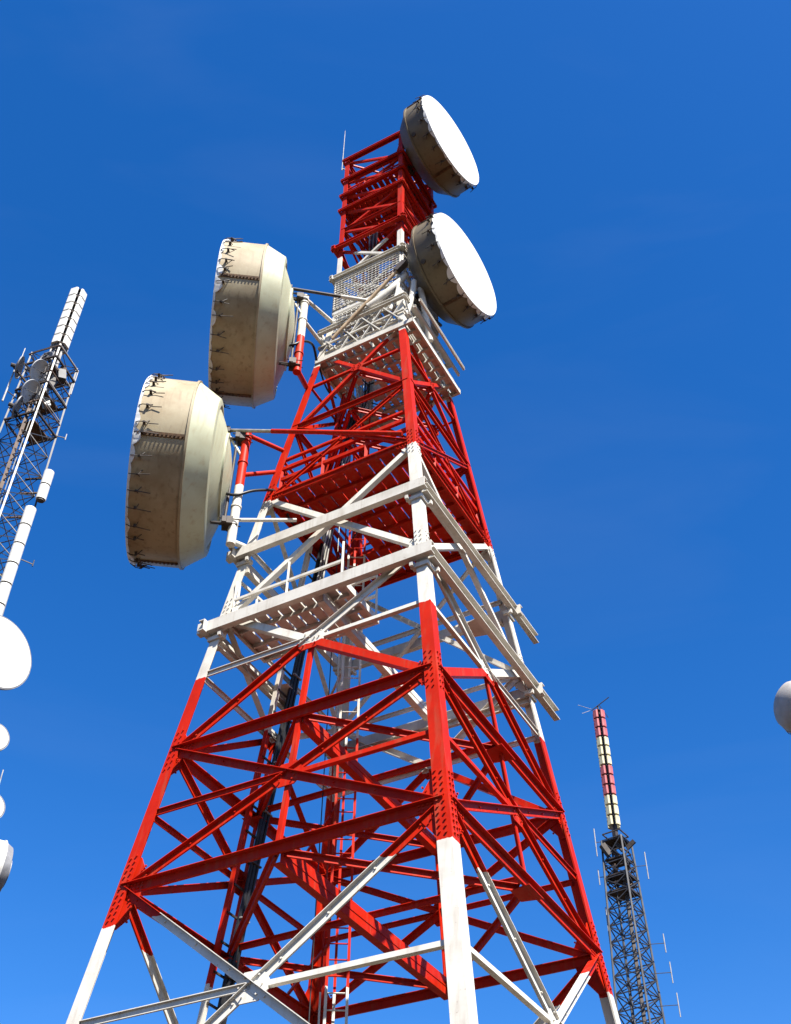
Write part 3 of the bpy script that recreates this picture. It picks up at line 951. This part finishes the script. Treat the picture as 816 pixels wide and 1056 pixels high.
MB().tube(a_, b_, .05, 10).build('stay_pipe', TANP, d3, smooth=40)
MB().bar(a_.lerp(b_, -.06), a_.lerp(b_, .07), .17, .17).build('stay_clamp', STEEL, d3)
a_, b_ = to_local(d3, (1.58, .1, 27.1)), to_local(d3, (.55, -1.45, 26.2))
MB().tube(a_, b_, .05, 10).build('stay_pipe', STEEL, d3, smooth=40)
# white ducts and hoses bundled behind the lower right drum
for q, (p0, p1, p2) in enumerate((((.5, -1.5, 27.2), (.1, -1.55, 26.3), (-.5, -1.3, 25.9)), ((.75, -1.5, 26.9), (.7, -1.55, 25.9), (.5, -1.6, 25.1)), ((.95, -1.2, 27.0), (1.05, -1.2, 26.0), (1.2, -.9, 25.0)), ((.3, -1.5, 27.0), (.35, -1.6, 26.2), (.1, -1.6, 25.4)))):
    p0, p1, p2 = V(p0), V(p1), V(p2)
    pts = [(p0 * (1 - t) ** 2 + p1 * 2 * t * (1 - t) + p2 * t * t) for t in [i / 10 for i in range(11)]]
    MB().path(pts, (.10, .08, .09, .05)[q], 10).build('duct', PAINT, T, smooth=60)

# ------------------------------------------------------------------ neighbouring lattice masts
def mast(name, label, loc, rot, zlist, rfun, leg_w, br_w, leg_mat, br_mat, front_mats=None):
    t = thing(name, label, 'mast', loc, rot)
    # local z measured from the ground
    cr = lambda k, z: V((rfun(z) * math.sin(k * math.pi / 2), -rfun(z) * math.cos(k * math.pi / 2), z))
    br = zlist
    for k in range(4):
        for i in range(len(br) - 1):
            pass
        zs = [br[0]] + [z for z in br[1:-1] if abs(rfun(z - .5) + rfun(z + .5) - 2 * rfun(z)) > .004] + [br[-1]]
        for i in range(len(zs) - 1):
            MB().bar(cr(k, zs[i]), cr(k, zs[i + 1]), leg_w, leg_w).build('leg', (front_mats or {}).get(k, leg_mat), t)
    for i in range(len(br) - 1):
        z0, z1 = br[i], br[i + 1]
        for k in range(4):
            b = (k + 1) % 4
            p = [cr(k, z0), cr(b, z0), cr(k, z1), cr(b, z1)]
            MB().bar(p[0], p[3], br_w, br_w).build('diagonal_brace', br_mat, t)
            MB().bar(p[1], p[2], br_w * .9, br_w * .9).build('diagonal_brace', br_mat, t)
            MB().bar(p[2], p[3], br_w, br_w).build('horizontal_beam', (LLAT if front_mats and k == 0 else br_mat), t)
    return t

def panel_mesh(w, h, dep, mat, name='panel'):
    mb = MB(); c = .16 * w
    ring = [(-w / 2, 0), (-w / 2, dep * .5), (-w / 2 + c, dep), (w / 2 - c, dep), (w / 2, dep * .5), (w / 2, 0)]
    mb.prism(ring, (0, 0, -h / 2), (0, 0, h / 2), V((1, 0, 0)), V((0, -1, 0)))
    return mb.mesh(name, mat)
def panel_stack(name, label, loc, rot, rows, w, h, half, mats, gap, core=.12, group=None):
    t = thing(name, label, 'antenna', loc, rot, group)
    H = rows * h
    MB().bar((0, 0, -.9), (0, 0, H), core * 2, core * 2, (0, 1, 0)).build('core_mast', STEEL, t)
    for r_ in range(rows):
        me = panel_mesh(w, h - gap, .11, mats[r_])
        for k in range(4):
            place('panel', me, t, Matrix.Rotation(k * math.pi / 2, 4, 'Z') @ Matrix.Translation((0, -half, h * (r_ + .5))))
        mb = MB().bar((0, 0, h * (r_ + 1) - gap * .2), (0, 0, h * (r_ + 1) + gap * .1), half * 1.5, half * 1.5, (0, 1, 0))
        mb.build('spacer_plate', STEEL, t)
    return t

# ---- left mast
LMX, LMY = -16.73, 16.83
az_l = math.atan2(LMX, LMY + 19.5)
ztop = 46.3
rl = lambda z: 1.15 if z + GZ > 34 else 1.15 + (34 - z - GZ) * .02
zl = [0.0]
while zl[-1] < ztop - GZ - 1.2:
    zl.append(zl[-1] + (1.3 if zl[-1] > 24 else 3.2))
zl[-1] = ztop - GZ
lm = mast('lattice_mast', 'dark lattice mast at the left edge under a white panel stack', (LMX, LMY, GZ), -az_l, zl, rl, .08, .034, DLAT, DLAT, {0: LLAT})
# brown cable run and pale conduit up its near side
MB().bar((-.35, -.75, 2), (-.35, -.75, ztop - GZ - 3.5), .16, .10).build('cable_run', BRWN, lm)
MB().bar((-.15, -.95, 2), (-.15, -.95, ztop - GZ - .2), .04, .04).build('conduit', DLAT, lm)
for z in (41.0, 43.2, 45.2):
    MB().prism([(-.45, -.5), (.8, -.5), (.8, .5), (-.45, .5)], (0, 0, z - GZ), (0, 0, z - GZ + .06), V((.7071, .7071, 0)), V((-.7071, .7071, 0))).build('platform', BRWN, lm)
    for q in range(4):
        a0, a1 = V((1.25 * math.sin(q * math.pi / 2), -1.25 * math.cos(q * math.pi / 2), z - GZ + .9)), V((1.25 * math.sin((q + 1) * math.pi / 2), -1.25 * math.cos((q + 1) * math.pi / 2), z - GZ + .9))
        MB().bar(a0, a1, .05, .05).build('handrail', BRWN, lm)
        MB().bar(a0 - V((0, 0, .85)), a1 - V((0, 0, .85)), .09, .09).build('platform_beam', STEEL, lm)
rng = random.Random(3)
for q in range(10):      # boxes and brackets cluttering its head
    a = rng.uniform(0, 6.28); r_ = rng.uniform(.3, 1.0); z = rng.uniform(41.0, 45.8) - GZ
    c_ = V((r_ * math.cos(a), r_ * math.sin(a), z))
    MB().bar(c_, c_ + V((rng.uniform(-.2, .2), rng.uniform(-.2, .2), rng.uniform(.3, .8))), rng.uniform(.15, .4), rng.uniform(.15, .35)).build('equipment_box', rng.choice((BRWN, DLAT, LLAT, STEEL)), lm)
for (x, y) in ((.18, -.1), (-.18, .1), (.05, .2)):
    MB().tube((x, y, ztop - GZ - 3), (x, y, 47.3 - GZ + .1), .07, 8).build('head_pole', LLAT, lm)
panel_stack('panel_antenna_stack', 'white two column panel antenna stack on top of the left mast', (LMX, LMY, 47.3), -az_l + math.pi / 4, 7, .50, .70, .34, [WPAN] * 7, .11)

def offset(mx, my, azm, side, near, z):
    """a point beside a mast: side to the right, near towards the camera"""
    rx, ry = math.cos(azm), -math.sin(azm)
    nx, ny = -math.sin(azm), -math.cos(azm)
    return V((mx + rx * side + nx * near, my + ry * side + ny * near, z))

def column(name, label, loc, rot, segs, w, h, mat, group=None):
    t = thing(name, label, 'antenna', loc, rot, group)
    ring = [(w / 2 * math.cos(2 * math.pi * i / 12), w / 2 * .8 * math.sin(2 * math.pi * i / 12)) for i in range(12)]
    me = MB().prism(ring, (0, 0, .05), (0, 0, h - .04), V((1, 0, 0)), V((0, 1, 0))).mesh('segment', mat, 35)
    sp = MB().prism([(a * .8, b * .8) for a, b in ring], (0, 0, -.04), (0, 0, .05), V((1, 0, 0)), V((0, 1, 0))).mesh('joint', STEEL)
    for i in range(segs):
        place('segment', me, t, Matrix.Translation((0, 0, i * h)))
        place('joint', sp, t, Matrix.Translation((0, 0, i * h)))
    for i in (0, segs // 2, segs - 1):
        MB().bar((0, 0, (i + .5) * h), (-.9, .5, (i + .5) * h), .07, .07).build('bracket', BRWN, t)
    return t
p_ = offset(LMX, LMY, az_l, 1.42, .35, 36.55)
column('panel_antenna', 'short white panel antenna on rusty brackets at the right side of the left mast', p_, -az_l, 2, .46, .95, WPAN)
p_ = offset(LMX, LMY, az_l, 1.15, .35, 26.9)
column('segmented_antenna', 'long white segmented antenna running down the right side of the left mast', p_, -az_l, 8, .50, 1.13, WPAN)

def dish(name, label, loc, az, Rr, depth, mat, mount, group=None, el=0, feed=True):
    """open parabolic dish facing local -Y, with feed and a mounting arm to 'mount' (world)"""
    d = thing(name, label, 'dish', loc, R(az), group)
    d.rotation_euler = (R(-el), 0, R(az))
    prof = []
    m = 8
    for i in range(m + 1):
        f = i / m; prof.append((Rr * (1 - f), -depth * (1 - f) ** 2))
    for i in range(m + 1):
        f = i / m; prof.append((Rr * f * 1.0, -depth * f ** 2 + .03 + .02 * (1 - f)))
    prof[-1] = (Rr + .015, -depth + .02)
    MB().lathe(prof, 40).build('reflector', mat, d, smooth=50)
    MB().lathe([(Rr, -depth - .01), (Rr + .035, -depth - .01), (Rr + .035, -depth + .04), (Rr, -depth + .04)], 40).build('rim', mat, d, smooth=30)
    if feed:
        fd = MB()
        for a in (90, 210, 330):
            fd.tube((Rr * .9 * math.cos(R(a)), -depth * .85, Rr * .9 * math.sin(R(a))), (0, -depth - Rr * .55, 0), .012, 5)
        fd.tube((0, -depth - Rr * .6, 0), (0, -depth - Rr * .42, 0), .05, 8)
        fd.build('feed', STEEL, d)
    bpy.context.view_layer.update()
    e_ = d.matrix_world.inverted() @ V(mount)
    mb = MB(); mb.tube((0, .04, 0), (0, .28, 0), .10, 8); mb.bar((0, .24, 0), e_, .08, .08)
    mb.build('mount_arm', STEEL, d)
    return d
def flat_dish(name, label, loc, az, Rr, dep, mat, mount, group=None, el=0):
    """shallow dish closed by a flat white radome"""
    d = thing(name, label, 'dish', loc, R(az), group)
    d.rotation_euler = (R(-el), 0, R(az))
    MB().lathe([(0, -.04), (Rr * .5, -.035), (Rr, -.01), (Rr + .02, .02), (Rr + .02, .10), (Rr - .01, .10), (Rr - .01, .03), (0, .01)], 64).build('radome', WPAN, d, smooth=40)
    MB().lathe([(Rr + .022, .0), (Rr + .05, .0), (Rr + .05, .12), (Rr + .022, .12)], 64).build('rim', DISHG, d, smooth=30)
    prof = [(Rr, .101)]
    for i in range(8):
        f = i / 7; prof.append(((Rr - .02) * (1 - f), .12 + dep * (1 - (1 - f) ** 2)))
    prof.append((0, .105))
    MB().lathe(prof, 64).build('reflector', mat, d, smooth=40)
    bpy.context.view_layer.update()
    e_ = d.matrix_world.inverted() @ V(mount)
    mb = MB(); mb.tube((0, dep, 0), (0, dep + .35, 0), .12, 8); mb.bar((0, dep + .3, 0), e_, .12, .12); mb.bar((0, dep + .3, 0), e_ - V((0, 0, .9)), .08, .08); mb.bar((0, .1, -Rr * .9), e_ - V((0, 0, Rr * 1.5)), .14, .10); mb.bar((.2, .1, -Rr * .9), (.1, .25, -Rr * 1.25), .1, .06)
    mb.build('mount_arm', STEEL, d)
    return d
gl = 'small dishes on the head of the left mast'
A = lambda s_, n_, z: offset(LMX, LMY, az_l, s_, n_, z)
dish('dish_antenna', 'dark small dish turned edge on, leftmost at the head of the left mast', A(-1.55, .9, 43.9), 105, .55, .16, DISHG, A(-.9, .4, 43.6), gl, el=-8)
dish('dish_antenna', 'pale oval dish just below the panel stack on the left mast, upper of two', A(-.62, 1.0, 44.0), 85, .58, .17, DISHW, A(-.3, .4, 43.8), gl, el=-30)
dish('dish_antenna', 'pale oval dish on the left mast, lower of two below the panel stack', A(-.65, 1.0, 42.4), 82, .58, .17, DISHW, A(-.3, .4, 42.3), gl, el=-30)
dish('dish_antenna', 'dark grey dish hanging lowest in the cluster on the left mast', A(-1.0, 1.0, 41.1), 110, .55, .15, DISHG, A(-.5, .4, 41.0), gl, el=-10)
dish('dish_antenna', 'small grey dish tucked against the poles at the very head of the left mast', A(-.35, .7, 45.5), -20, .34, .10, DISHG, A(-.1, .2, 45.3), gl)
def whip(label, p0, L, r, armto, mat=LLAT, group='thin whip antennas on the left mast', cat='antenna'):
    t = thing('whip_antenna', label, cat, p0, 0, group)
    MB().tube((0, 0, 0), (0, 0, L), r, 7, r * .8).build('rod', mat, t)
    e_ = V(armto) - V(p0)
    MB().bar((0, 0, L * .3), e_ + V((0, 0, L * .3)), .035, .035).build('arm', STEEL, t)
whip('thin white whip antenna left of the dish cluster on the left mast', A(-1.6, .6, 41.6), 2.6, .045, A(-.8, .2, 41.6))
whip('tiny whip antenna standing above the leftmost dark dish on the left mast', A(-1.5, .7, 44.3), 1.3, .03, A(-.7, .2, 44.3))
whip('short pale whip antenna at the right shoulder of the left mast', A(1.25, 0, 44.3), 1.9, .035, A(.8, 0, 44.3))
whip('stubby pale whip antenna rising beside the poles at the mast head', A(-.35, .5, 45.6), .9, .05, A(-.1, .2, 45.6))
whip('small bracketed whip halfway down the right side of the left mast', A(1.65, .1, 41.0), .4, .03, A(.9, 0, 41.0))
whip('dark stub antenna beside the long segmented antenna on the left mast', A(1.95, .2, 32.9), .35, .03, A(1.2, .2, 33.0), DLAT)

# dishes low on the left mast, cut by the picture's edge
flat_dish('radome_dish', 'large round white radome dish cut by the left edge of the picture', A(1.72, .9, 27.75), 54, 1.52, .45, DISHW, A(1.0, .2, 27.4), None, el=0)
flat_dish('radome_dish', 'small white dish at the left edge right below the large radome', A(2.45, 1.2, 23.85), 40, .52, .2, DISHW, A(1.5, .3, 23.6), None, el=0)
flat_dish('radome_dish', 'small white dish at the left edge under two others', A(2.95, 1.6, 20.9), 40, .50, .2, DISHW, A(1.7, .3, 20.7), None, el=0)
whip('bent white wire antenna above the third dish at the left edge', A(3.02, 1.7, 21.5), .8, .025, A(2.0, .4, 21.3))
d5 = drum('grey white drum antenna at the left edge, lowest of the things cut off there', A(3.0, 2.6, 18.15), -60, .98, .62, .25, .8, .2, 14, WPAN, DISHG, .3, name='drum_antenna', seams=(200,), group='drum antennas off the main tower')
bpy.context.view_layer.update()
e_ = d5.matrix_world.inverted() @ A(1.9, .4, 18.0)
MB().bar((0, .95, 0), e_, .12, .12).build('mount_arm', STEEL, d5)

# ---- right mast
RMX, RMY = 13.70, 38.91
az_r = math.atan2(RMX, RMY + 19.5)
rr_ = lambda z: .86 + max(0, 32.4 - z - GZ) * .036
zr = [0.0]
while zr[-1] < 32.4 - GZ - .8:
    zr.append(zr[-1] + (.9 if zr[-1] > 18 else 2.6))
zr[-1] = 32.4 - GZ
rm_ = mast('lattice_mast', 'dark slender lattice mast standing beyond the right leg of the big tower', (RMX, RMY, GZ), -az_r + .35, zr, rr_, .09, .05, DLAT, DLAT)
MB().bar((.1, -.2, 1), (.1, -.2, 31.5), .18, .12).build('cable_run', STEEL, rm_)
MB().bar((-.45, -.3, 1), (-.45, -.3, 31.5), .06, .06).build('conduit', DLAT, rm_)
for z in (29.3, 30.2, 31.2, 32.3):
    k = .58 if z > 31 else .66
    MB().prism([(-k, -k), (k, -k), (k, k), (-k, k)], (0, 0, z - GZ), (0, 0, z - GZ + .07), V((.7071, .7071, 0)), V((-.7071, .7071, 0))).build('platform', STEEL, rm_)
    for q in range(4):
        a0, a1 = [V((1.3 * k * math.sin(s_ * math.pi / 2), -1.3 * k * math.cos(s_ * math.pi / 2), z - GZ + .5)) for s_ in (q, q + 1)]
        MB().bar(a0, a1, .06, .06).build('handrail', STEEL, rm_)
for q in range(16):
    a = rng.uniform(0, 6.28); r_ = rng.uniform(.2, .62); z = rng.uniform(29.3, 32.3) - GZ
    c_ = V((r_ * math.cos(a), r_ * math.sin(a), z))
    MB().bar(c_, c_ + V((rng.uniform(-.4, .4), rng.uniform(-.4, .4), rng.uniform(.2, .7))), rng.uniform(.1, .35), rng.uniform(.1, .3)).build('equipment_box', rng.choice((BRWN, STEEL, STEEL, DLAT)), rm_)
mats = [CPAN] * 3 + [PPAN] * 3 + [CPAN] * 3 + [PPAN] * 3
panel_stack('panel_antenna_stack', 'pink and cream banded panel antenna stack on top of the right mast', (RMX, RMY, 33.3), -az_r + math.pi / 4 + .12, 12, .34, .66, .27, mats, .13)
for me_o in ():
    pass
yg = thing('yagi_antenna', 'tiny dark crossed rod antenna on the tip of the right mast', 'antenna', (RMX, RMY, 41.25), -az_r)
MB().tube((0, 0, -.1), (0, 0, .35), .05, 8).build('stub', STEEL, yg)
MB().tube((-.4, 0, .1), (.75, -.2, .8), .03, 6).build('boom', STEEL, yg)
MB().tube((.1, -.2, .3), (.55, .3, -.35), .022, 6).build('element', STEEL, yg)
MB().tube((-.4, 0, .2), (-1.2, .2, .75), .014, 6).build('element', LLAT, yg)
MB().tube((-.5, 0, .1), (-1.0, -.3, -.25), .014, 6).build('element', LLAT, yg)
B_ = lambda s_, n_, z: offset(RMX, RMY, az_r, s_, n_, z)
gr = 'white dipole rods on the right mast'
def dipole(label, s_, z, L):
    t = thing('dipole_antenna', label, 'antenna', B_(s_, .1, z), -az_r, gr)
    MB().tube((0, 0, 0), (0, 0, L), .03, 7).build('rod', LLAT, t)
    x = -s_ + (.75 if s_ > 0 else -.75)
    MB().bar((0, 0, L * .5), (x, 0, L * .5), .03, .03).build('arm', DLAT, t)
dipole('white dipole rod left of the mast head, topmost on that side', -1.15, 31.6, 1.7)
dipole('short white dipole rod left of the mast head, just under the topmost', -1.2, 29.9, .9)
dipole('white dipole rod left of the right mast below its brown platform', -1.05, 26.6, 2.0)
dipole('white dipole rod right of the mast head beside the platform', 1.45, 30.0, 1.6)
dipole('white dipole on a long arm, second down the right side', 1.75, 25.9, 1.0)
dipole('white dipole rod third down the right side of the right mast', 1.85, 24.3, 1.1)
dipole('white dipole rod fourth down the right side of the right mast', 1.95, 22.6, 1.2)
dipole('lowest white dipole rod on the right side of the right mast', 2.0, 20.9, 1.2)

# ---- the drum whose back just enters the picture at the right edge, on its own steel mast
EX, EY, EZ = 12.25, 7.89, 19.59
az_e = math.atan2(EX, EY + 19.5)
pm = offset(EX, EY, az_e, 1.75, -.3, GZ)
sm = thing('steel_mast', 'plain steel mast just outside the right edge carrying a grey drum', 'mast', pm, 0)
MB().tube((0, 0, 0), (0, 0, 23.5), .22, 16, .14).build('pole', GALV, sm, smooth=40)
MB().prism([(-.6, -.6), (.6, -.6), (.6, .6), (-.6, .6)], (0, 0, -.3), (0, 0, .2), V((1, 0, 0)), V((0, 1, 0))).build('footing', CONC, sm)
d6 = drum('grey faced drum antenna poking in at the right edge of the picture', offset(EX, EY, az_e, -.05, .25, EZ - .03), -72, .76, .55, .2, .62, .25, 14, WPAN, DISHM, .15, seams=(), group='drum antennas off the main tower', front=DISHM, dome=.45)
bpy.context.view_layer.update()
e_ = d6.matrix_world.inverted() @ V((pm.x, pm.y, EZ))
MB().bar((0, .95, 0), e_, .10, .10).build('mount_arm', STEEL, d6)
